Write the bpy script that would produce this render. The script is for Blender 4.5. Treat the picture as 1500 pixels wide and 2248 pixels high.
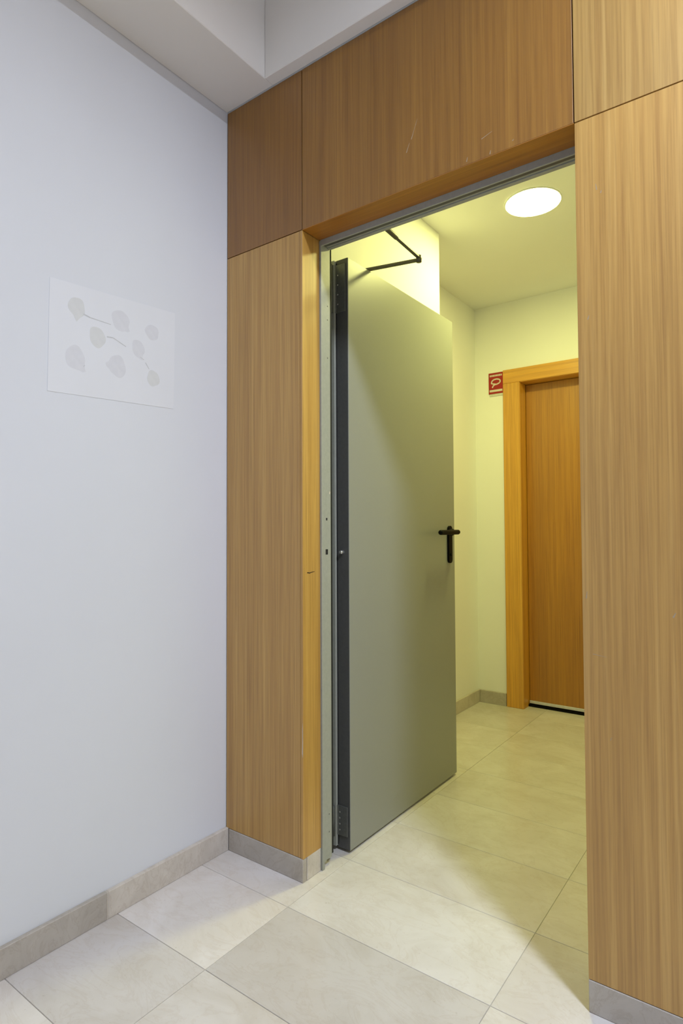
import bpy, bmesh, math, random
from mathutils import Vector, Matrix

for o in list(bpy.data.objects):
    bpy.data.objects.remove(o, do_unlink=True)
scene = bpy.context.scene
C = scene.collection
random.seed(7)

# ------------------------------------------------------------------ camera
YAW, PITCH, ROLL, FPX = 0.6351, 0.0315, -0.0042, 1320.52
cam_d = bpy.data.cameras.new('camera')
cam = bpy.data.objects.new('camera', cam_d)
C.objects.link(cam)
fw = Vector((-math.sin(YAW) * math.cos(PITCH), math.cos(YAW) * math.cos(PITCH), math.sin(PITCH)))
rt = Vector((math.cos(YAW), math.sin(YAW), 0))
up = rt.cross(fw)
r2 = math.cos(ROLL) * rt + math.sin(ROLL) * up
u2 = -math.sin(ROLL) * rt + math.cos(ROLL) * up
M = Matrix((r2, u2, -fw)).transposed().to_4x4()
M.translation = Vector((1.5258, -1.4112, 1.058))
cam.matrix_world = M
cam_d.sensor_fit = 'VERTICAL'
cam_d.sensor_height = 36.0
cam_d.lens = 36.0 * FPX / 2248.0
cam_d.clip_start = 0.02
scene.camera = cam

# ------------------------------------------------------------------ world, exposure, lamp strengths
w = bpy.data.worlds.new('world')
scene.world = w
w.use_nodes = True
w.node_tree.nodes['Background'].inputs[0].default_value = (0.6, 0.65, 0.7, 1)
w.node_tree.nodes['Background'].inputs[1].default_value = 0.0     # closed rooms, lit by their lamps only
scene.view_settings.view_transform = 'Standard'
scene.view_settings.look = 'None'
scene.view_settings.gamma = 1.0
scene.view_settings.exposure = 0.0
scene.view_settings.use_curve_mapping = False
HALL_LAMP = ((0.885, 0.985, 1.18), 425.0)
FAR_LAMP = ((1.0, 0.985, 0.335), 150.0)

# ------------------------------------------------------------------ materials
def new_mat(name):
    m = bpy.data.materials.new(name)
    m.use_nodes = True
    nt = m.node_tree
    b = nt.nodes['Principled BSDF']
    return m, nt, b

def N(nt, t, **kw):
    n = nt.nodes.new(t)
    for k, v in kw.items():
        if k in n.inputs.keys():
            n.inputs[k].default_value = v
        else:
            setattr(n, k, v)
    return n

def ramp(nt, stops):
    r = nt.nodes.new('ShaderNodeValToRGB')
    e = r.color_ramp.elements
    while len(e) < len(stops):
        e.new(0.5)
    for i, (p, c) in enumerate(stops):
        e[i].position = p
        e[i].color = (*c, 1)
    return r

def lin(r, g, b):
    f = lambda c: (c / 255 / 12.92) if c / 255 <= 0.04045 else ((c / 255 + 0.055) / 1.055) ** 2.4
    return (f(r), f(g), f(b))

def mix(nt, kind, fac, a, b):
    m = nt.nodes.new('ShaderNodeMix')
    m.data_type = 'RGBA'
    m.blend_type = kind
    for sock, v in ((m.inputs['Factor'], fac), (m.inputs[6], a), (m.inputs[7], b)):
        if isinstance(v, (int, float)):
            sock.default_value = v
        elif isinstance(v, tuple):
            sock.default_value = (*v, 1)
        else:
            nt.links.new(v, sock)
    return m.outputs[2]

def coords(nt, scale, rnd=True):
    tc = nt.nodes.new('ShaderNodeTexCoord')
    mp = nt.nodes.new('ShaderNodeMapping')
    mp.inputs['Scale'].default_value = scale
    src = tc.outputs['Object']
    if rnd:
        oi = nt.nodes.new('ShaderNodeObjectInfo')
        mu = nt.nodes.new('ShaderNodeMath')
        mu.operation = 'MULTIPLY'
        mu.inputs[1].default_value = 37.0
        nt.links.new(oi.outputs['Random'], mu.inputs[0])
        ad = nt.nodes.new('ShaderNodeVectorMath')
        ad.operation = 'ADD'
        nt.links.new(src, ad.inputs[0])
        nt.links.new(mu.outputs[0], ad.inputs[1])
        src = ad.outputs[0]
    nt.links.new(src, mp.inputs['Vector'])
    return mp.outputs[0]

def noise(nt, vec, scale=1, detail=4, rough=0.5, dist=0):
    n = N(nt, 'ShaderNodeTexNoise', Scale=scale, Detail=detail, Roughness=rough, Distortion=dist)
    nt.links.new(vec, n.inputs['Vector'])
    return n.outputs['Fac']

def bump(nt, bsdf, fac, strength, dist=0.002):
    b = nt.nodes.new('ShaderNodeBump')
    b.inputs['Strength'].default_value = strength
    b.inputs['Distance'].default_value = dist
    nt.links.new(fac, b.inputs['Height'])
    nt.links.new(b.outputs[0], bsdf.inputs['Normal'])

def paint(name, col, rough=0.75, var=0.03):
    m, nt, b = new_mat(name)
    n = noise(nt, coords(nt, (1, 1, 1), False), 2.2, 3)
    r = ramp(nt, [(0.3, tuple(c * (1 - var) for c in col)), (0.7, col)])
    nt.links.new(n, r.inputs[0])
    nt.links.new(r.outputs[0], b.inputs['Base Color'])
    b.inputs['Roughness'].default_value = rough
    b.inputs['Specular IOR Level'].default_value = 0.25
    bump(nt, b, noise(nt, coords(nt, (1, 1, 1), False), 220, 2), 0.08, 0.001)
    return m

def wood(name, dark, mid, light, rough=0.42, along='z'):
    """vertical-grained oak veneer; the object's own colour tints each sheet"""
    m, nt, b = new_mat(name)
    ax = (lambda a, c: (a, a, c)) if along == 'z' else (lambda a, c: (c, a, a))
    streak = noise(nt, coords(nt, ax(70, 0.8)), 1, 6, 0.66, 0.3)
    fine = noise(nt, coords(nt, ax(240, 4.0)), 1, 4, 0.6)
    broad = noise(nt, coords(nt, ax(3.2, 0.45)), 1, 3, 0.5, 0.8)
    r = ramp(nt, [(0.18, dark), (0.5, mid), (0.84, light)])
    nt.links.new(streak, r.inputs[0])
    rf = ramp(nt, [(0.34, (0.66, 0.60, 0.52)), (0.56, (1, 1, 1))])
    nt.links.new(fine, rf.inputs[0])
    c = mix(nt, 'MULTIPLY', 0.55, r.outputs[0], rf.outputs[0])
    rb = ramp(nt, [(0.3, (0.82, 0.79, 0.74)), (0.7, (1.06, 1.05, 1.04))])
    nt.links.new(broad, rb.inputs[0])
    c = mix(nt, 'MULTIPLY', 0.8, c, rb.outputs[0])
    # cathedral figure, faint
    wv = N(nt, 'ShaderNodeTexWave', Scale=1.0, Distortion=6.0, Detail=3.0)
    wv.bands_direction = 'X'
    nt.links.new(coords(nt, ax(9, 0.7)), wv.inputs['Vector'])
    rw = ramp(nt, [(0.0, (0.86, 0.83, 0.78)), (0.35, (1, 1, 1))])
    nt.links.new(wv.outputs['Fac'], rw.inputs[0])
    c = mix(nt, 'MULTIPLY', 0.22, c, rw.outputs[0])
    oi = nt.nodes.new('ShaderNodeObjectInfo')
    c = mix(nt, 'MULTIPLY', 1.0, c, oi.outputs['Color'])
    nt.links.new(c, b.inputs['Base Color'])
    b.inputs['Roughness'].default_value = rough
    b.inputs['Specular IOR Level'].default_value = 1.0
    bump(nt, b, fine, 0.12, 0.0006)
    return m

def stone(name, lo, hi, rough, vein, scale=5.0):
    m, nt, b = new_mat(name)
    v = coords(nt, (1, 1, 1))
    cloud = noise(nt, v, scale, 6, 0.6, 0.9)
    r = ramp(nt, [(0.32, lo), (0.62, hi)])
    nt.links.new(cloud, r.inputs[0])
    vn = noise(nt, coords(nt, (1, 2.2, 1)), scale * 0.9, 8, 0.62, 2.2)
    rv = ramp(nt, [(0.46, (1, 1, 1)), (0.5, vein), (0.535, (1, 1, 1))])
    nt.links.new(vn, rv.inputs[0])
    c = mix(nt, 'MULTIPLY', 0.45, r.outputs[0], rv.outputs[0])
    speck = noise(nt, v, 130, 3, 0.6)
    rs = ramp(nt, [(0.24, (0.72, 0.68, 0.62)), (0.36, (1, 1, 1))])
    nt.links.new(speck, rs.inputs[0])
    c = mix(nt, 'MULTIPLY', 0.5, c, rs.outputs[0])
    oi = nt.nodes.new('ShaderNodeObjectInfo')
    c = mix(nt, 'MULTIPLY', 1.0, c, oi.outputs['Color'])
    nt.links.new(c, b.inputs['Base Color'])
    rr = nt.nodes.new('ShaderNodeMapRange')
    rr.inputs['To Min'].default_value = rough * 0.85
    rr.inputs['To Max'].default_value = rough * 1.2
    nt.links.new(cloud, rr.inputs['Value'])
    nt.links.new(rr.outputs[0], b.inputs['Roughness'])
    b.inputs['Specular IOR Level'].default_value = 0.5
    return m

def plain(name, col, rough=0.5, metal=0.0, grain=0.06, scale=60):
    m, nt, b = new_mat(name)
    n = noise(nt, coords(nt, (1, 1, 1), False), scale, 3)
    r = ramp(nt, [(0.3, tuple(c * (1 - grain) for c in col)), (0.7, tuple(min(1, c * (1 + grain)) for c in col))])
    nt.links.new(n, r.inputs[0])
    nt.links.new(r.outputs[0], b.inputs['Base Color'])
    b.inputs['Roughness'].default_value = rough
    b.inputs['Metallic'].default_value = metal
    return m

def glow(name, col, strength):
    m, nt, b = new_mat(name)
    b.inputs['Base Color'].default_value = (0.9, 0.9, 0.88, 1)
    b.inputs['Emission Color'].default_value = (*col, 1)
    b.inputs['Emission Strength'].default_value = strength
    return m

MAT = {
    'wall': paint('white_wall_paint', (0.80, 0.815, 0.85)),
    'ceil': paint('ceiling_paint', (0.90, 0.865, 0.82), 0.85),
    'farwall': paint('cream_wall_paint', (0.90, 0.90, 0.86)),
    'oak': wood('oak_veneer', lin(160, 119, 60), lin(184, 146, 82), lin(205, 170, 108)),
    'oakdoor': wood('honey_oak_veneer', lin(182, 120, 40), lin(203, 141, 54), lin(219, 160, 74), 0.4),
    'oakdoor_x': wood('honey_oak_crossways', lin(182, 120, 40), lin(203, 141, 54), lin(219, 160, 74), 0.4, 'x'),
    'oak_x': wood('oak_veneer_crossways', lin(160, 119, 60), lin(184, 146, 82), lin(205, 170, 108), 0.42, 'x'),
    'tile': stone('cream_limestone', (0.655, 0.615, 0.57), (0.745, 0.714, 0.69), 0.2, (0.90, 0.86, 0.82)),
    'skirt': stone('grey_limestone', (0.50, 0.455, 0.40), (0.59, 0.545, 0.49), 0.5, (0.8, 0.75, 0.7), 9.0),
    'grout': plain('grey_grout', (0.54, 0.50, 0.44), 0.9),
    'leaf': plain('grey_door_enamel', (0.30, 0.305, 0.275), 0.36, 0.0, 0.03, 500),
    'frame': plain('grey_frame_enamel', (0.37, 0.38, 0.335), 0.45, 0.0, 0.05, 90),
    'edge': plain('dark_grey_steel', (0.085, 0.086, 0.084), 0.45, 0.0, 0.08, 90),
    'hinge': plain('dull_steel', (0.16, 0.165, 0.155), 0.4, 0.4, 0.08, 120),
    'black': plain('black_plastic', (0.003, 0.003, 0.003), 0.55),
    'dark': plain('dark_gap', (0.012, 0.012, 0.012), 0.9),
    'arm': plain('bronze_closer_steel', (0.10, 0.095, 0.07), 0.45, 0.3),
    'chrome': plain('bright_steel', (0.75, 0.75, 0.74), 0.25, 0.9),
    'alu': plain('brushed_aluminium', (0.70, 0.72, 0.80), 0.35, 0.5),
    'paper': plain('white_paper', (0.82, 0.83, 0.862), 0.7, 0.0, 0.01, 8),
    'print1': plain('pale_grey_ink', (0.735, 0.74, 0.735), 0.75, 0.0, 0.02, 60),
    'print2': plain('faint_lilac_ink', (0.755, 0.757, 0.79), 0.75, 0.0, 0.02, 60),
    'stem': plain('grey_pencil_ink', (0.60, 0.605, 0.61), 0.75),
    'red': plain('red_sign_plastic', lin(158, 24, 20), 0.35),
    'signwhite': plain('white_sign_print', (0.66, 0.60, 0.52), 0.5),
    'clear': plain('clear_backing_strip', (0.62, 0.62, 0.55), 0.3),
    'scuff': plain('pale_scratch', (0.40, 0.32, 0.22), 0.8),
    'metalscuff': plain('pale_metal_scratch', (0.36, 0.355, 0.30), 0.6),
    'mark': plain('brown_crack', (0.05, 0.025, 0.01), 0.9),
    'rim': plain('white_lamp_rim', (0.8, 0.8, 0.78), 0.4),
    'far_glow': glow('far_lamp_diffuser', *FAR_LAMP),
    'hall_glow': glow('hall_lamp_diffuser', *HALL_LAMP),
}

MAT['black'].node_tree.nodes['Principled BSDF'].inputs['Specular IOR Level'].default_value = 0.12

# ------------------------------------------------------------------ builders
def tag(o, label=None, cat=None, kind=None, group=None):
    if label: o['label'] = label
    if cat: o['category'] = cat
    if kind: o['kind'] = kind
    if group: o['group'] = group
    return o

WLOC = {}
def put(o, loc, parent=None):
    """place at a world position; parents carry no rotation or scale"""
    C.objects.link(o)
    WLOC[o] = Vector(loc)
    if parent is not None:
        o.parent = parent
        o.location = Vector(loc) - WLOC[parent]
    else:
        o.location = loc
    return o

def empty(name, loc):
    o = bpy.data.objects.new(name, None)
    o.empty_display_size = 0.1
    return put(o, loc)

def mesh_obj(name, bm, mat, loc, parent=None, smooth=False):
    me = bpy.data.meshes.new(name)
    bmesh.ops.recalc_face_normals(bm, faces=bm.faces)
    bm.to_mesh(me)
    bm.free()
    me.materials.append(MAT[mat])
    if smooth:
        for p in me.polygons:
            p.use_smooth = True
    return put(bpy.data.objects.new(name, me), loc, parent)

def bm_box(bm, x0, x1, y0, y1, z0, z1, bev=0.0, o=(0, 0, 0)):
    vs = [bm.verts.new((x - o[0], y - o[1], z - o[2])) for x in (x0, x1) for y in (y0, y1) for z in (z0, z1)]
    fs = [(0, 1, 3, 2), (4, 6, 7, 5), (0, 4, 5, 1), (2, 3, 7, 6), (0, 2, 6, 4), (1, 5, 7, 3)]
    faces = [bm.faces.new([vs[i] for i in f]) for f in fs]
    if bev > 0:
        es = list({e for f in faces for e in f.edges})
        bmesh.ops.bevel(bm, geom=es, offset=bev, segments=1, affect='EDGES', profile=0.5)

def box(name, x0, x1, y0, y1, z0, z1, mat, parent=None, bev=0.0, tint=None):
    c = ((x0 + x1) / 2, (y0 + y1) / 2, (z0 + z1) / 2)
    bm = bmesh.new()
    bm_box(bm, x0, x1, y0, y1, z0, z1, bev, c)
    o = mesh_obj(name, bm, mat, c, parent)
    if tint: o.color = (*tint, 1)
    return o

def multi(name, boxes, mat, parent=None, bev=0.0):
    xs = [b[0] for b in boxes] + [b[1] for b in boxes]
    ys = [b[2] for b in boxes] + [b[3] for b in boxes]
    zs = [b[4] for b in boxes] + [b[5] for b in boxes]
    c = ((min(xs) + max(xs)) / 2, (min(ys) + max(ys)) / 2, (min(zs) + max(zs)) / 2)
    bm = bmesh.new()
    for b in boxes:
        bm_box(bm, *b, bev, c)
    return mesh_obj(name, bm, mat, c, parent)

def prism(name, pts, z0, z1, mat, parent=None, bev=0.0):
    """xy outline extruded in z"""
    cx = sum(p[0] for p in pts) / len(pts); cy = sum(p[1] for p in pts) / len(pts)
    bm = bmesh.new()
    lo = [bm.verts.new((x - cx, y - cy, 0)) for x, y in pts]
    hi = [bm.verts.new((x - cx, y - cy, z1 - z0)) for x, y in pts]
    n = len(pts)
    bm.faces.new(lo); bm.faces.new(hi)
    for i in range(n):
        bm.faces.new((lo[i], lo[(i + 1) % n], hi[(i + 1) % n], hi[i]))
    if bev:
        bmesh.ops.bevel(bm, geom=list(bm.edges), offset=bev, segments=1, affect='EDGES', profile=0.5)
    return mesh_obj(name, bm, mat, (cx, cy, z0), parent)

def tube(name, pts, rad, mat, parent=None, seg=14, flat=None):
    """round bar through points with mitred joints and closed, slightly rounded ends"""
    P = [Vector(p) for p in pts]
    o = P[0].copy()
    bm = bmesh.new()
    t0 = (P[1] - P[0]).normalized(); t1 = (P[-1] - P[-2]).normalized()
    stations = [(P[0], 0.55), (P[0] + t0 * rad * 0.35, 0.92)]
    stations += [(P[0] + t0 * rad * 0.8, 1)] + [(p, 1) for p in P[1:-1]] + [(P[-1] - t1 * rad * 0.8, 1)]
    stations += [(P[-1] - t1 * rad * 0.35, 0.92), (P[-1], 0.55)]
    rings = []
    ref = Vector((0, 0, 1)) if abs(t0.z) < 0.9 else Vector((1, 0, 0))
    for i, (p, s) in enumerate(stations):
        a = (p - stations[i - 1][0]).normalized() if i else t0
        b = (stations[i + 1][0] - p).normalized() if i < len(stations) - 1 else t1
        t = (a + b).normalized()
        k = 1 / max(0.5, t.dot(b))
        u = ref.cross(t).normalized(); v = t.cross(u).normalized()
        rings.append([bm.verts.new(p - o + (u * math.cos(q) * k + v * math.sin(q)) * rad * s)
                      for q in (2 * math.pi * j / seg for j in range(seg))])
    for A, B in zip(rings, rings[1:]):
        for j in range(seg):
            bm.faces.new((A[j], A[(j + 1) % seg], B[(j + 1) % seg], B[j]))
    bm.faces.new(rings[0]); bm.faces.new(rings[-1])
    return mesh_obj(name, bm, mat, o, parent, smooth=True)

def lathe(name, prof, mat, loc, parent=None, seg=48, smooth=True):
    """(radius, z) profile turned about z"""
    bm = bmesh.new()
    rings = []
    for r, z in prof:
        if r < 1e-6:
            rings.append([bm.verts.new((0, 0, z))])
        else:
            rings.append([bm.verts.new((r * math.cos(2 * math.pi * j / seg), r * math.sin(2 * math.pi * j / seg), z)) for j in range(seg)])
    for A, B in zip(rings, rings[1:]):
        for j in range(seg):
            a = [A[j % len(A)], A[(j + 1) % len(A)]] if len(A) > 1 else [A[0]]
            b = [B[(j + 1) % len(B)], B[j % len(B)]] if len(B) > 1 else [B[0]]
            if len(a) + len(b) > 2:
                bm.faces.new(a + b)
    return mesh_obj(name, bm, mat, loc, parent, smooth)

def sheet_on_x(name, outline, x0, thick, mat, parent):
    """flat print: outline in (y, z) lying on a wall x = x0, facing +x"""
    cy = sum(p[0] for p in outline) / len(outline); cz = sum(p[1] for p in outline) / len(outline)
    bm = bmesh.new()
    A = [bm.verts.new((0, y - cy, z - cz)) for y, z in outline]
    B = [bm.verts.new((thick, y - cy, z - cz)) for y, z in outline]
    n = len(A)
    bm.faces.new(A); bm.faces.new(B)
    for i in range(n):
        bm.faces.new((A[i], A[(i + 1) % n], B[(i + 1) % n], B[i]))
    return mesh_obj(name, bm, mat, (x0, cy, cz), parent)

def sheet_on_y(name, outline, y0, thick, mat, parent):
    """flat print: outline in (x, z) on a wall y = y0, facing -y"""
    cx = sum(p[0] for p in outline) / len(outline); cz = sum(p[1] for p in outline) / len(outline)
    bm = bmesh.new()
    A = [bm.verts.new((x - cx, 0, z - cz)) for x, z in outline]
    B = [bm.verts.new((x - cx, -thick, z - cz)) for x, z in outline]
    n = len(A)
    bm.faces.new(A); bm.faces.new(B)
    for i in range(n):
        bm.faces.new((A[i], A[(i + 1) % n], B[(i + 1) % n], B[i]))
    return mesh_obj(name, bm, mat, (cx, y0, cz), parent)

def strip(p, q, w0, w1):
    """thin tapered stroke outline between two 2-d points"""
    d = Vector((q[0] - p[0], q[1] - p[1])); n = Vector((-d.y, d.x)).normalized()
    return [(p[0] + n.x * w0, p[1] + n.y * w0), (q[0] + n.x * w1, q[1] + n.y * w1),
            (q[0] - n.x * w1, q[1] - n.y * w1), (p[0] - n.x * w0, p[1] - n.y * w0)]

# ------------------------------------------------------------------ dimensions (metres)
XL, XR = 0.338, 1.155         # opening in the panelled wall
ZJ, ZT, ZB = 1.994, 2.504, 0.070
RX, RY, RZ = 3.3, -3.4, 2.82  # hall extents
FX0, FX1, FY1, FZ = -0.027, 1.80, 2.125, 2.452   # inner lobby
COLX, COLY = 0.247, 1.105     # projecting wall beside the open leaf
FRY0, FRY1 = 0.086, 0.138     # steel frame depth

# ------------------------------------------------------------------ floor with its tiles
floor = box('floor', -0.23, RX + 0.1, RY - 0.1, FY1 + 0.1, -0.06, -0.0022, 'grout')
tag(floor, 'cream limestone tiled floor running through the doorway', kind='structure')
tints = {(0, -3): 1.08, (0, -2): 0.93, (0, -1): 1.12, (0, 0): 1.04, (1, -1): 0.86, (1, 0): 1.04, (1, -2): 0.97, (1, 1): 0.98,
         (2, 0): 0.97, (2, -1): 1.0, (2, 1): 1.0, (1, 2): 0.97, (2, 2): 0.96}
tile_me = None
for i in range(0, 6):
    for j in range(-11, 8):
        x0 = 0.374 - 0.6 + 0.6 * i
        y0 = 0.188 - 0.3 + 0.3 * j
        c = (x0 + 0.3, y0 + 0.15, -0.006)
        if c[0] > 2 and c[1] > 0.2:
            continue
        if tile_me is None:
            bm = bmesh.new()
            bm_box(bm, -0.2993, 0.2993, -0.1493, 0.1493, -0.006, 0.006, 0.0007)
            o = mesh_obj('tile', bm, 'tile', c, floor)
            tile_me = o.data
        else:
            o = put(bpy.data.objects.new('tile', tile_me), c, floor)
        k = tints.get((i, j), random.uniform(0.9, 1.02))
        o.color = (k, k * random.uniform(0.985, 1.0), k * random.uniform(0.965, 1.0), 1)

# ------------------------------------------------------------------ panelled wall around the doorway
core = multi('wall_back', [(-0.3, XL - 0.018, 0.018, 0.1375, 0.0, RZ), (-0.3, 0.252, 0.1375, 0.19, 0.0, RZ), (XR + 0.018, RX + 0.1, 0.018, 0.19, 0.0, RZ),
                           (XL - 0.018, XR + 0.018, 0.018, 0.19, ZJ + 0.018, RZ), (0.0, RX, 0.002, 0.018, ZT + 0.002, RZ)], 'farwall')
tag(core, 'oak veneer panelled wall framing the steel doorway', kind='structure')
G = 0.0014
def panel(x0, x1, z0, z1, tint):
    return box('wood_panel', x0 + G, x1 - G, 0.0, 0.0175, z0 + G, z1 - G, 'oak', core, 0.0004, tint)
X2 = 2.06
pl_low = panel(0.002, XL - 0.0095, ZB, ZJ, (1.18, 1.12, 0.90))
pl_up = panel(0.002, XL, ZJ, ZT, (0.66, 0.49, 0.16))
p_head = panel(XL, XR, ZJ, ZT, (0.69, 0.53, 0.21))
p_rlow = panel(XR, X2, ZB, ZJ, (1.14, 1.09, 0.87))
p_rup = panel(XR, X2, ZJ, ZT, (0.98, 0.98, 0.86))
panel(X2, RX, ZB, ZJ, (0.82, 0.78, 0.72))
panel(X2, RX, ZJ, ZT, (0.85, 0.82, 0.76))
# oak linings of the opening
box('jamb_lining', XL - 0.0100, XL, -0.0003, FRY0, ZB, ZJ - 0.001, 'oak', core, 0.0008, (1.22, 1.13, 0.80))
box('jamb_lining', XR, XR + 0.0175, 0.0178, FRY0, ZB, ZJ - 0.001, 'oak', core, 0.0006, (1.0, 0.9, 0.7))
hl = multi('head_lining', [(XL, XR, 0.0178, FRY0, ZJ - 0.0005, ZJ + 0.0175), (XL, XR, 0.0006, 0.0178, ZJ - 0.0005, ZJ + 0.0013)], 'oak_x', core)
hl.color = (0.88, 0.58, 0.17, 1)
# dark line where panels meet the side wall and soffit
box('shadow_gap', 0.0, XL - 0.0105, 0.0140, 0.0179, ZB, ZT, 'dark', core)
box('shadow_gap', XR + 0.0012, RX, 0.0160, 0.0179, ZB, ZT, 'dark', core)
box('shadow_gap', XL - 0.01, XR + 0.001, 0.0160, 0.0179, ZJ + 0.0015, ZT, 'dark', core)
# scratches and a crack
def scr_y(pa, p, q, w, mat='scuff'):
    sheet_on_y('scratch', strip(p, q, w, w * 0.4), 0.0001, 0.0002, mat, pa)
for p, q, wd in (((0.712, 2.094), (0.722, 2.118), .0012), ((0.728, 2.126), (0.741, 2.160), .0009), ((0.741, 2.160), (0.747, 2.175), .0006),
                 ((0.930, 2.046), (0.958, 2.055), .0009), ((0.889, 2.003), (0.892, 2.014), .0013), ((0.952, 1.999), (0.954, 2.008), .0013),
                 ((1.01, 2.010), (1.013, 2.013), .0012)):
    scr_y(p_head, p, q, wd)
for p, q, wd in (((1.202, 1.822), (1.200, 1.836), .0011), ((1.210, 1.812), (1.212, 1.818), .0012), ((1.178, 1.532), (1.181, 1.541), .0014),
                 ((1.177, 0.783), (1.205, 0.779), .0006), ((1.336, 0.876), (1.341, 0.886), .0018), ((1.165, 0.905), (1.167, 0.921), .0012),
                 ((1.21, 0.60), (1.213, 0.607), .0008)):
    scr_y(p_rlow, p, q, wd)
sheet_on_y('edge_chip', [(0.3340, 0.385), (0.3368, 0.372), (0.3374, 0.42), (0.3366, 0.478), (0.3352, 0.452), (0.3356, 0.42)], -0.0004, 0.0002, 'signwhite', core)
sheet_on_x('crack_mark', [(0.020, 0.9285), (0.033, 0.9265), (0.040, 0.9285), (0.057, 0.9305), (0.058, 0.9322), (0.042, 0.9315), (0.034, 0.9300), (0.022, 0.9318)],
           XL - 0.0001, 0.0003, 'mark', core)

# ------------------------------------------------------------------ other walls of the hall
wl = box('wall_left', -0.2, 0.0, RY - 0.1, 0.0175, 0.0, RZ, 'wall')
tag(wl, 'plain white painted wall left of the oak panelling', kind='structure')
tag(box('wall_right', RX, RX + 0.15, RY - 0.1, 0.0, 0.0, RZ, 'wall'), 'plain white painted wall at the far right of the hall', kind='structure')
tag(box('wall_front', 0.0, RX, RY - 0.15, RY, 0.0, RZ, 'wall'), 'plain white painted wall behind the viewer', kind='structure')
ce = box('ceiling', -0.2, RX + 0.15, RY - 0.15, 0.19, RZ, RZ + 0.1, 'ceil')
tag(ce, 'white plaster hall ceiling raised inside lower soffits', kind='structure')
box('soffit', 0.0, 0.217, RY, 0.0, ZT + 0.003, RZ, 'ceil', ce, 0.002)
box('soffit', 0.217, RX, -0.040, 0.0, ZT + 0.003, RZ, 'ceil', ce, 0.002)

# ------------------------------------------------------------------ stone baseboards
def skirting(name, label, pieces, axis):
    root = empty(name, (pieces[0][0], pieces[0][2], 0.0))
    tag(root, label, kind='structure')
    for p in pieces:
        t = p[6] if len(p) > 6 else 1.0
        box('stone_strip', *p[:6], 'skirt', root, 0.0015, (t, t * 0.99, t * 0.97))
    return root
g = 0.0012
bl = skirting('baseboard_left', 'beige limestone baseboard along the white left wall',
         [(0.0, 0.014, -0.443 + g, 0.0, 0.0, ZB + 0.004, 1.20), (0.0, 0.014, -1.24 + g, -0.443 - g, 0.0, ZB + 0.004, 0.90),
          (0.0, 0.014, -2.04 + g, -1.24 - g, 0.0, ZB + 0.004, 1.0), (0.0, 0.014, RY, -2.04 - g, 0.0, ZB + 0.004, 0.95)], 'y')
box('joint_mortar', 0.002, 0.0128, -0.443 - g, -0.443 + g, 0.0, ZB + 0.003, 'signwhite', bl)
skirting('baseboard_back', 'beige limestone baseboard below the narrow oak panel, wrapping into the doorway',
         [(0.0145, XL - g, -0.001, 0.0178, 0.0, ZB, 0.92), (XL - 0.0175, XL, 0.019, FRY0 - 0.001, 0.0, ZB, 1.22)], 'x')
skirting('baseboard_right', 'grey limestone baseboard below the wide oak panel right of the doorway',
         [(XR + g, X2 - g, -0.001, 0.0178, 0.0, ZB, 0.90), (X2 + g, RX, -0.001, 0.0178, 0.0, ZB, 0.95), (XR, XR + 0.0175, 0.019, FRY0 - 0.001, 0.0, ZB, 1.0)], 'x')

# ------------------------------------------------------------------ lobby beyond the doorway
wfl = box('wall_far_left', -0.3, COLX, 0.19, COLY, 0.0, FZ, 'farwall')
tag(wfl, 'cream wall pier behind the open steel door', kind='structure')
tag(box('wall_side', -0.3, FX0, COLY, FY1, 0.0, FZ, 'farwall'), 'cream recessed side wall of the lobby left of the oak door', kind='structure')
tag(box('wall_lobby_right', FX1, FX1 + 0.12, 0.19, FY1, 0.0, FZ, 'farwall'), 'cream lobby wall hidden behind the wide oak panel', kind='structure')
DX0, DX1, DZ = 0.262, 1.082, 1.948   # clear opening of the oak door
wf = multi('wall_far', [(-0.3, DX0 - 0.02, FY1, FY1 + 0.13, 0.0, FZ), (DX1 + 0.02, FX1 + 0.12, FY1, FY1 + 0.13, 0.0, FZ),
                        (DX0 - 0.02, DX1 + 0.02, FY1, FY1 + 0.13, DZ + 0.02, FZ)], 'farwall')
tag(wf, 'cream far wall of the lobby around the oak door', kind='structure')
tag(box('ceiling_lobby', -0.3, FX1 + 0.12, 0.19, FY1 + 0.13, FZ, FZ + 0.1, 'farwall'), 'cream lobby ceiling with a round lamp', kind='structure')
skirting('baseboard_far', 'beige limestone baseboard in the far corner left of the oak door',
         [(FX0 + 0.013, 0.154, FY1 - 0.012, FY1, 0.0, 0.075, 0.92)], 'x')
skirting('baseboard_side', 'beige limestone baseboard along the recessed lobby side wall',
         [(FX0, FX0 + 0.012, COLY + 0.001, FY1, 0.0, 0.075, 1.05)], 'y')
skirting('baseboard_pier', 'beige limestone baseboard at the foot of the pier behind the steel door',
         [(COLX, COLX + 0.012, 0.20, COLY, 0.0, 0.075, 1.0)], 'y')

# ------------------------------------------------------------------ steel frame of the doorway
fr = empty('trim_1', (XL, FRY0, 0.0))
tag(fr, 'grey steel fire door frame lining the oak opening', kind='structure')
FB = 1.980
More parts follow.
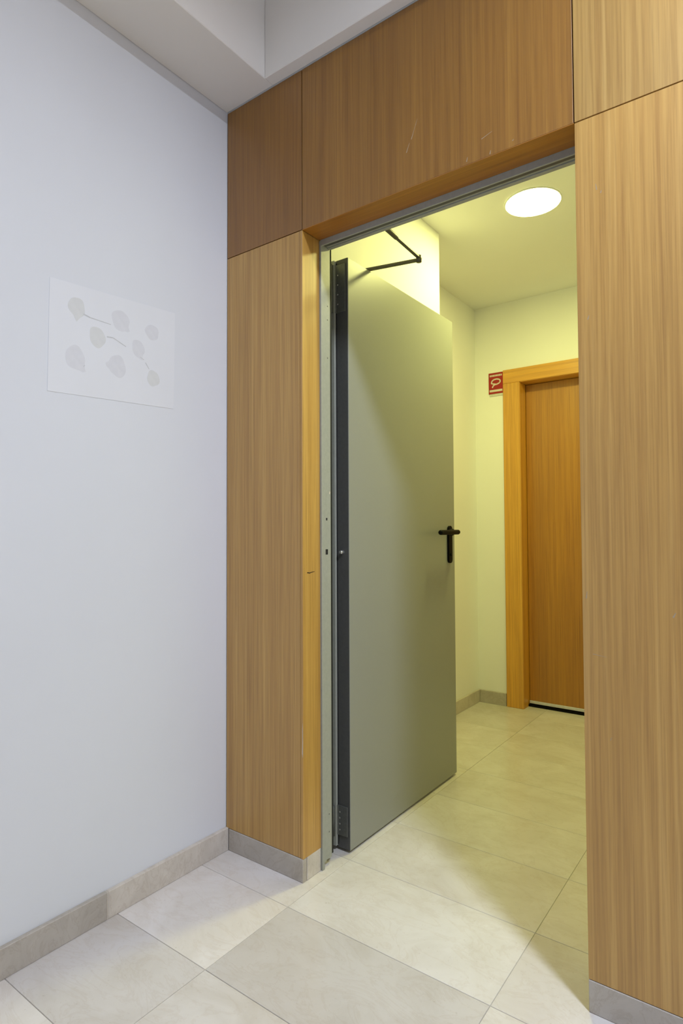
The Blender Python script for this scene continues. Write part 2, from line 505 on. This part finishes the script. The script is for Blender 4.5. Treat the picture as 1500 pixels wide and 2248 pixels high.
# stepped jamb and head profiles
multi('frame_jamb', [(XL - 0.012, XL + 0.006, FRY0 + 0.0005, 0.098, 0.0, ZJ - 0.002), (XL - 0.012, XL + 0.003, 0.098, FRY1, 0.022, ZJ - 0.002)], 'frame', fr, 0.0008)
multi('frame_jamb', [(XR - 0.006, XR + 0.012, FRY0 + 0.0005, 0.098, 0.0, ZJ - 0.002), (XR - 0.003, XR + 0.012, 0.098, FRY1, 0.012, ZJ - 0.002)], 'frame', fr, 0.0008)
multi('frame_head', [(XL + 0.004, XR - 0.004, FRY0 + 0.0005, 0.0925, FB - 0.005, ZJ + 0.006), (XL + 0.004, XR - 0.004, 0.0925, 0.124, FB + 0.003, ZJ + 0.006),
                     (XL + 0.004, XR - 0.004, 0.124, FRY1, FB, ZJ + 0.006)], 'frame', fr, 0.0008)
box('head_groove_shade', XL + 0.007, XR - 0.007, 0.098, 0.112, FB + 0.0008, FB + 0.0032, 'edge', fr)  # dark strip added to paint shade into the groove under the head
box('jamb_gap_shade', XL - 0.003, XL + 0.001, FRY1 + 0.0003, 0.148, 0.03, ZJ - 0.004, 'dark', fr)  # added dark strip standing in for the shaded gap between jamb and leaf lip
box('cavity_shade', 0.2525, 0.2565, 0.139, 0.189, 0.0, ZJ - 0.002, 'dark', fr)  # added dark facing, paints the hinge-side cavity as black shade
for z, hh, ww in ((1.096, 0.004, 0.0035), (0.991, 0.0085, 0.006)):
    sheet_on_x('strike_hole', [(0.116 - ww, z - hh), (0.116 + ww, z - hh), (0.116 + ww, z + hh), (0.116 - ww, z + hh)], XL + 0.0028, 0.0004, 'dark', fr)
for z in (1.79, 1.745, 1.62, 0.16, 0.105):
    o = lathe('screw', [(0.0, 0.0006), (0.0022, 0.0005), (0.0026, 0.0)], 'hinge', (XL + 0.003, 0.124, z), fr, 10)
    o.rotation_euler = (0, math.pi / 2, 0)
sheet_on_x('paint_chip', [(0.129, 1.178), (0.134, 1.177), (0.136, 1.184), (0.131, 1.187)], XL + 0.0029, 0.0004, 'signwhite', fr)

# ------------------------------------------------------------------ open steel fire door
LX, LY0, LY1, LZ0, LZ1 = 0.356, 0.217, 1.012, 0.009, 1.983
door = empty('door_1', (LX - 0.03, LY0, 0.0))
tag(door, 'grey steel fire door standing open against the lobby pier', kind='structure')
leaf = box('door_leaf', LX - 0.0485, LX, LY0 + 0.0015, LY1, LZ0, LZ1, 'leaf', door, 0.0012)
box('hinge_edge', LX - 0.0490, LX - 0.0012, LY0, LY0 + 0.0016, LZ0 + 0.001, LZ1 - 0.001, 'edge', leaf)
lip = box('edge_lip', LX - 0.0690, LX - 0.0490, LY0 - 0.011, LY1 + 0.012, LZ0 + 0.006, LZ1 - 0.002, 'frame', door, 0.001)
lip['label'] = 'overlapping rebate lip of the door edge'
box('seal_strip', LX - 0.0488, LX - 0.046, LY0 - 0.0025, LY0, LZ0 + 0.01, LZ1 - 0.01, 'dark', door)
# security bolt on the hinge edge
pin = lathe('security_bolt', [(0.0065, 0), (0.0065, 0.009), (0.005, 0.013), (0.0, 0.0135)], 'chrome', (0.330, LY0, 0.987), door, 20)
pin.rotation_euler = (math.pi / 2, 0, 0)
# hinges: plate on the leaf edge, barrel and frame plate
def hinge(z0, z1):
    h = prism('hinge', [(0.347, LY0 - 0.0003), (0.300, LY0 - 0.0003), (0.300, LY0 - 0.0145), (0.304, LY0 - 0.0145), (0.309, LY0 - 0.004), (0.347, LY0 - 0.0035)], z0, z1, 'hinge', door, 0.0006)
    hb = lathe('hinge_barrel', [(0.0, 0), (0.0065, 0), (0.0065, (z1 - z0)), (0.0, (z1 - z0))], 'hinge', (0.2995, LY0 - 0.021, z0), h, 20)
    hb2 = box('frame_plate', 0.292, 0.3345, 0.1405, 0.1445, z0 + 0.012, z1 - 0.004, 'hinge', h, 0.0006)
    box('hinge_link', 0.2945, 0.2985, 0.1446, LY0 - 0.022, z0 + 0.012, z1 - 0.004, 'hinge', h, 0.0006)
    for k in range(4):
        zz = z0 + (z1 - z0) * (0.18 + 0.2 * k)
        s = lathe('hinge_screw', [(0.0, 0.0008), (0.0026, 0.0006), (0.003, 0.0)], 'chrome', (0.3155, LY0 - 0.0037, zz), h, 10)
        s.rotation_euler = (math.pi / 2, 0, 0)
hinge(0.052, 0.148)
hinge(1.800, 1.965)
# lever handle with long backplate
HY, HZ0, HZ1 = 0.957, 0.918, 1.078
out = []
rr = 0.0165
for k in range(13):
    a = math.pi * k / 12
    out.append((HY + rr * math.cos(a), HZ1 - rr + rr * math.sin(a)))
for k in range(13):
    a = math.pi + math.pi * k / 12
    out.append((HY + rr * math.cos(a), HZ0 + rr + rr * math.sin(a)))
hp = sheet_on_x('handle_plate', out, LX + 0.0002, 0.009, 'black', door)
tube('handle_lever', [(LX + 0.008, HY, 1.051), (LX + 0.040, HY, 1.051), (LX + 0.046, HY - 0.008, 1.051), (LX + 0.046, HY - 0.172, 1.050)], 0.0105, 'black', hp)
col = lathe('handle_collar', [(0.0, 0.0125), (0.0135, 0.0125), (0.0148, 0.010), (0.0148, 0.0)], 'black', (LX + 0.009, HY, 1.051), hp, 24)
col.rotation_euler = (0, math.pi / 2, 0)
cyl = lathe('lock_cylinder', [(0.0, 0.003), (0.0065, 0.003), (0.007, 0.0)], 'black', (LX + 0.0092, HY, 0.955), hp, 20)
cyl.rotation_euler = (0, math.pi / 2, 0)
# overhead closer: body behind the leaf, two-piece arm above it
cb = box('closer_body', 0.2505, 0.2865, 0.27, 0.47, 1.900, 1.958, 'arm', door, 0.004)
lathe('closer_spindle', [(0.0, 0), (0.009, 0), (0.009, 0.044), (0.0, 0.044)], 'arm', (0.268, 0.348, 1.957), cb, 20)
def bar(name, p, q, wd, z0, z1, mat, pa):
    return prism(name, strip(p, q, wd, wd), z0, z1, mat, pa, 0.0008)
arm = bar('closer_arm', (0.262, 0.346), (0.530, 0.406), 0.0088, 1.992, 1.999, 'arm', door)
arm2 = bar('closer_forearm', (0.524, 0.418), (0.540, 0.190), 0.0062, 2.0005, 2.0075, 'arm', door)
tube('arm_sleeve', [(0.5365, 0.240, 2.004), (0.5425, 0.155, 2.004)], 0.0082, 'arm', arm2)
lathe('arm_pivot', [(0.0, 0), (0.0095, 0), (0.0095, 0.022), (0.006, 0.024), (0.0, 0.024)], 'arm', (0.525, 0.405, 1.988), arm, 20)
box('arm_bracket', 0.515, 0.57, 0.1385, 0.158, 1.9965, 2.018, 'arm', fr, 0.001)
# scratches in the paint
for p, q, wd in (((0.478, 0.079), (0.520, 0.097), .0007), ((0.520, 0.097), (0.556, 0.107), .0012)):
    sheet_on_x('paint_scratch', strip(p, q, wd, wd * 0.5), LX + 0.0001, 0.0003, 'metalscuff', door)

# ------------------------------------------------------------------ oak door on the far wall
d2 = empty('door_2', ((DX0 + DX1) / 2, FY1, 0.0))
tag(d2, 'closed honey oak door in a matching casing on the far lobby wall', kind='structure')
CAS = 0.104
OT = (1.22, 1.34, 0.90)
cy0 = FY1 - 0.014
box('casing_jamb', DX0 - CAS, DX0 - 0.002, cy0, FY1 - 0.0003, 0.0, DZ + 0.002, 'oakdoor', d2, 0.0015, OT)
box('casing_jamb', DX1 + 0.002, DX1 + CAS, cy0, FY1 - 0.0003, 0.0, DZ + 0.002, 'oakdoor', d2, 0.0015, OT)
box('casing_head', DX0 - CAS, DX1 + CAS, cy0, FY1 - 0.0003, DZ + 0.0022, DZ + 0.086, 'oakdoor_x', d2, 0.0015, OT)
box('door_stop', DX0 - 0.0195, DX0, FY1 - 0.010, FY1 + 0.125, 0.0, DZ, 'oakdoor', d2, 0.001, OT)
box('door_stop', DX1, DX1 + 0.0195, FY1 - 0.010, FY1 + 0.125, 0.0, DZ, 'oakdoor', d2, 0.001, OT)
box('door_stop', DX0, DX1, FY1 - 0.010, FY1 + 0.125, DZ, DZ + 0.0195, 'oakdoor_x', d2, 0.001, OT)
lf2 = box('door_leaf', DX0 + 0.003, DX1 - 0.003, FY1 + 0.085, FY1 + 0.125, 0.014, DZ - 0.003, 'oakdoor', d2, 0.001, (0.78, 0.74, 0.30))
box('drop_seal', DX0 + 0.004, DX1 - 0.004, FY1 + 0.074, FY1 + 0.0845, 0.018, 0.034, 'alu', lf2, 0.001)
box('threshold_gap', DX0 + 0.001, DX1 - 0.001, FY1 + 0.066, FY1 + 0.124, 0.0003, 0.013, 'black', d2)
hp2 = box('handle_plate', DX1 - 0.085, DX1 - 0.045, FY1 + 0.078, FY1 + 0.0848, 0.93, 1.09, 'alu', lf2, 0.002)
tube('handle_lever', [(DX1 - 0.065, FY1 + 0.080, 1.05), (DX1 - 0.065, FY1 - 0.002, 1.05), (DX1 - 0.075, FY1 - 0.008, 1.05), (DX1 - 0.185, FY1 - 0.008, 1.05)], 0.009, 'alu', hp2)

# ------------------------------------------------------------------ red safety sign
SX0, SX1, SZ0, SZ1 = 0.064, 0.156, 1.900, 2.030
sg = empty('fire_safety_sign', ((SX0 + SX1) / 2, FY1, SZ0))
tag(sg, 'small red sign with white hose pictogram beside the oak door casing', 'sign')
ys = FY1 - 0.006
box('sign_plate', SX0, SX1, ys, FY1 - 0.0005, SZ0, SZ1, 'red', sg, 0.0006)
box('backing_strip', SX0 + 0.006, SX1, FY1 - 0.004, FY1 - 0.0005, SZ0 - 0.014, SZ0 - 0.0005, 'clear', sg)
x = SX0 + 0.008
for wdt in (0.008, 0.007, 0.009, 0.007, 0.008, 0.007, 0.009, 0.007):
    sheet_on_y('print_stroke', [(x, SZ1 - 0.023), (x + wdt, SZ1 - 0.023), (x + wdt, SZ1 - 0.012), (x, SZ1 - 0.012)], ys, 0.0003, 'signwhite', sg)
    x += wdt + 0.0022
sheet_on_y('print_stroke', [(SX0 + 0.006, SZ0 + 0.012), (SX1 - 0.004, SZ0 + 0.012), (SX1 - 0.004, SZ0 + 0.025), (SX0 + 0.006, SZ0 + 0.025)], ys, 0.0003, 'signwhite', sg)
# looped hose with a nozzle
pts = [(0.018, 0.066), (0.022, 0.080), (0.034, 0.088), (0.052, 0.090), (0.068, 0.086), (0.076, 0.076), (0.070, 0.064), (0.054, 0.058), (0.038, 0.056), (0.028, 0.048), (0.024, 0.038)]
for a, b in zip(pts, pts[1:]):
    sheet_on_y('print_stroke', strip((SX0 + a[0], SZ0 + a[1]), (SX0 + b[0], SZ0 + b[1]), 0.0040, 0.0040), ys, 0.0003, 'signwhite', sg)
sheet_on_y('print_stroke', strip((SX0 + 0.016, SZ0 + 0.066), (SX0 + 0.046, SZ0 + 0.057), 0.003, 0.005), ys, 0.00035, 'signwhite', sg)

# ------------------------------------------------------------------ sheet with leaf prints on the left wall
pp = empty('botanical_print', (0.0, -0.42, 1.43))
tag(pp, 'pale sheet with faint grey leaf drawings taped to the white wall', 'print')
sheet_on_x('paper', [(-0.620, 1.423), (-0.222, 1.440), (-0.218, 1.742), (-0.617, 1.722)], 0.0003, 0.0007, 'paper', pp)
def leafprint(cy, cz, a, b, ang, mat, seed, tail=None):
    rnd = random.Random(seed)
    ph = rnd.uniform(0, 6)
    pts = []
    for k in range(30):
        t = 2 * math.pi * k / 30
        f = 1 + 0.05 * math.sin(3 * t + ph) + 0.03 * math.sin(5 * t + 2 * ph)
        if tail is not None:
            dlt = math.atan2(math.sin(t - tail), math.cos(t - tail))
            f += 0.42 * math.exp(-(dlt / 0.2) ** 2)
        u, v = a * f * math.cos(t), b * f * math.sin(t)
        pts.append((cy + u * math.cos(ang) - v * math.sin(ang), cz + u * math.sin(ang) + v * math.cos(ang)))
    sheet_on_x('leaf_print', pts, 0.0010, 0.0002, mat, pp)
for i, (cy, cz, a, b, ang, mat, tail) in enumerate((
        (-0.542, 1.664, 0.024, 0.027, 0.1, 'print1', -1.7), (-0.409, 1.665, 0.028, 0.030, 0.2, 'print2', -0.9), (-0.302, 1.659, 0.024, 0.023, 0.1, 'print2', None),
        (-0.481, 1.598, 0.024, 0.029, 0.15, 'print1', None), (-0.350, 1.598, 0.021, 0.026, 0.2, 'print2', -1.3), (-0.545, 1.526, 0.028, 0.033, 0.1, 'print2', -0.9),
        (-0.418, 1.531, 0.027, 0.032, 0.2, 'print2', 3.0), (-0.297, 1.520, 0.022, 0.024, 0.0, 'print1', None))):
    leafprint(cy, cz, a, b, ang, mat, i, tail)
for p, q, wd in (((-0.523, 1.651), (-0.504, 1.647), .0022), ((-0.504, 1.647), (-0.440, 1.645), .0013), ((-0.452, 1.607), (-0.433, 1.609), .0019),
                 ((-0.433, 1.609), (-0.391, 1.594), .0014), ((-0.344, 1.575), (-0.330, 1.569), .0009), ((-0.325, 1.562), (-0.312, 1.545), .0012),
                 ((-0.521, 1.507), (-0.518, 1.512), .0012)):
    sheet_on_x('stem_print', strip(p, q, wd, wd * 0.7), 0.0010, 0.0003, 'stem', pp)

# ------------------------------------------------------------------ ceiling lamps
def lamp(label, loc, r, glowmat, drop=0.0):
    """flush round diffuser; with drop > 0 it sits up inside a short drum housing"""
    t = empty('ceiling_lamp', loc)
    tag(t, label, 'lamp')
    if drop:
        lathe('drum_housing', [(r + 0.001, -0.0005), (r + 0.001, -drop), (r + 0.006, -drop), (r + 0.006, -0.0005)], 'rim', loc, t)
    else:
        lathe('lamp_rim', [(r + 0.002, -0.0005), (r + 0.008, -0.0005), (r + 0.007, -0.004), (r + 0.002, -0.005), (r + 0.0015, -0.003)], 'rim', loc, t)
    lathe('diffuser', [(r, -0.0005), (r, -0.003), (r * 0.96, -0.0055), (r * 0.7, -0.0065), (0.0, -0.007)], glowmat, loc, t)
lamp('round glowing white ceiling lamp beyond the doorway', (0.694, 1.098, FZ), 0.110, 'far_glow')
lamp('round drum ceiling lamp in the hall above the wide oak panel', (1.99, -0.60, RZ), 0.11, 'hall_glow', 0.018)
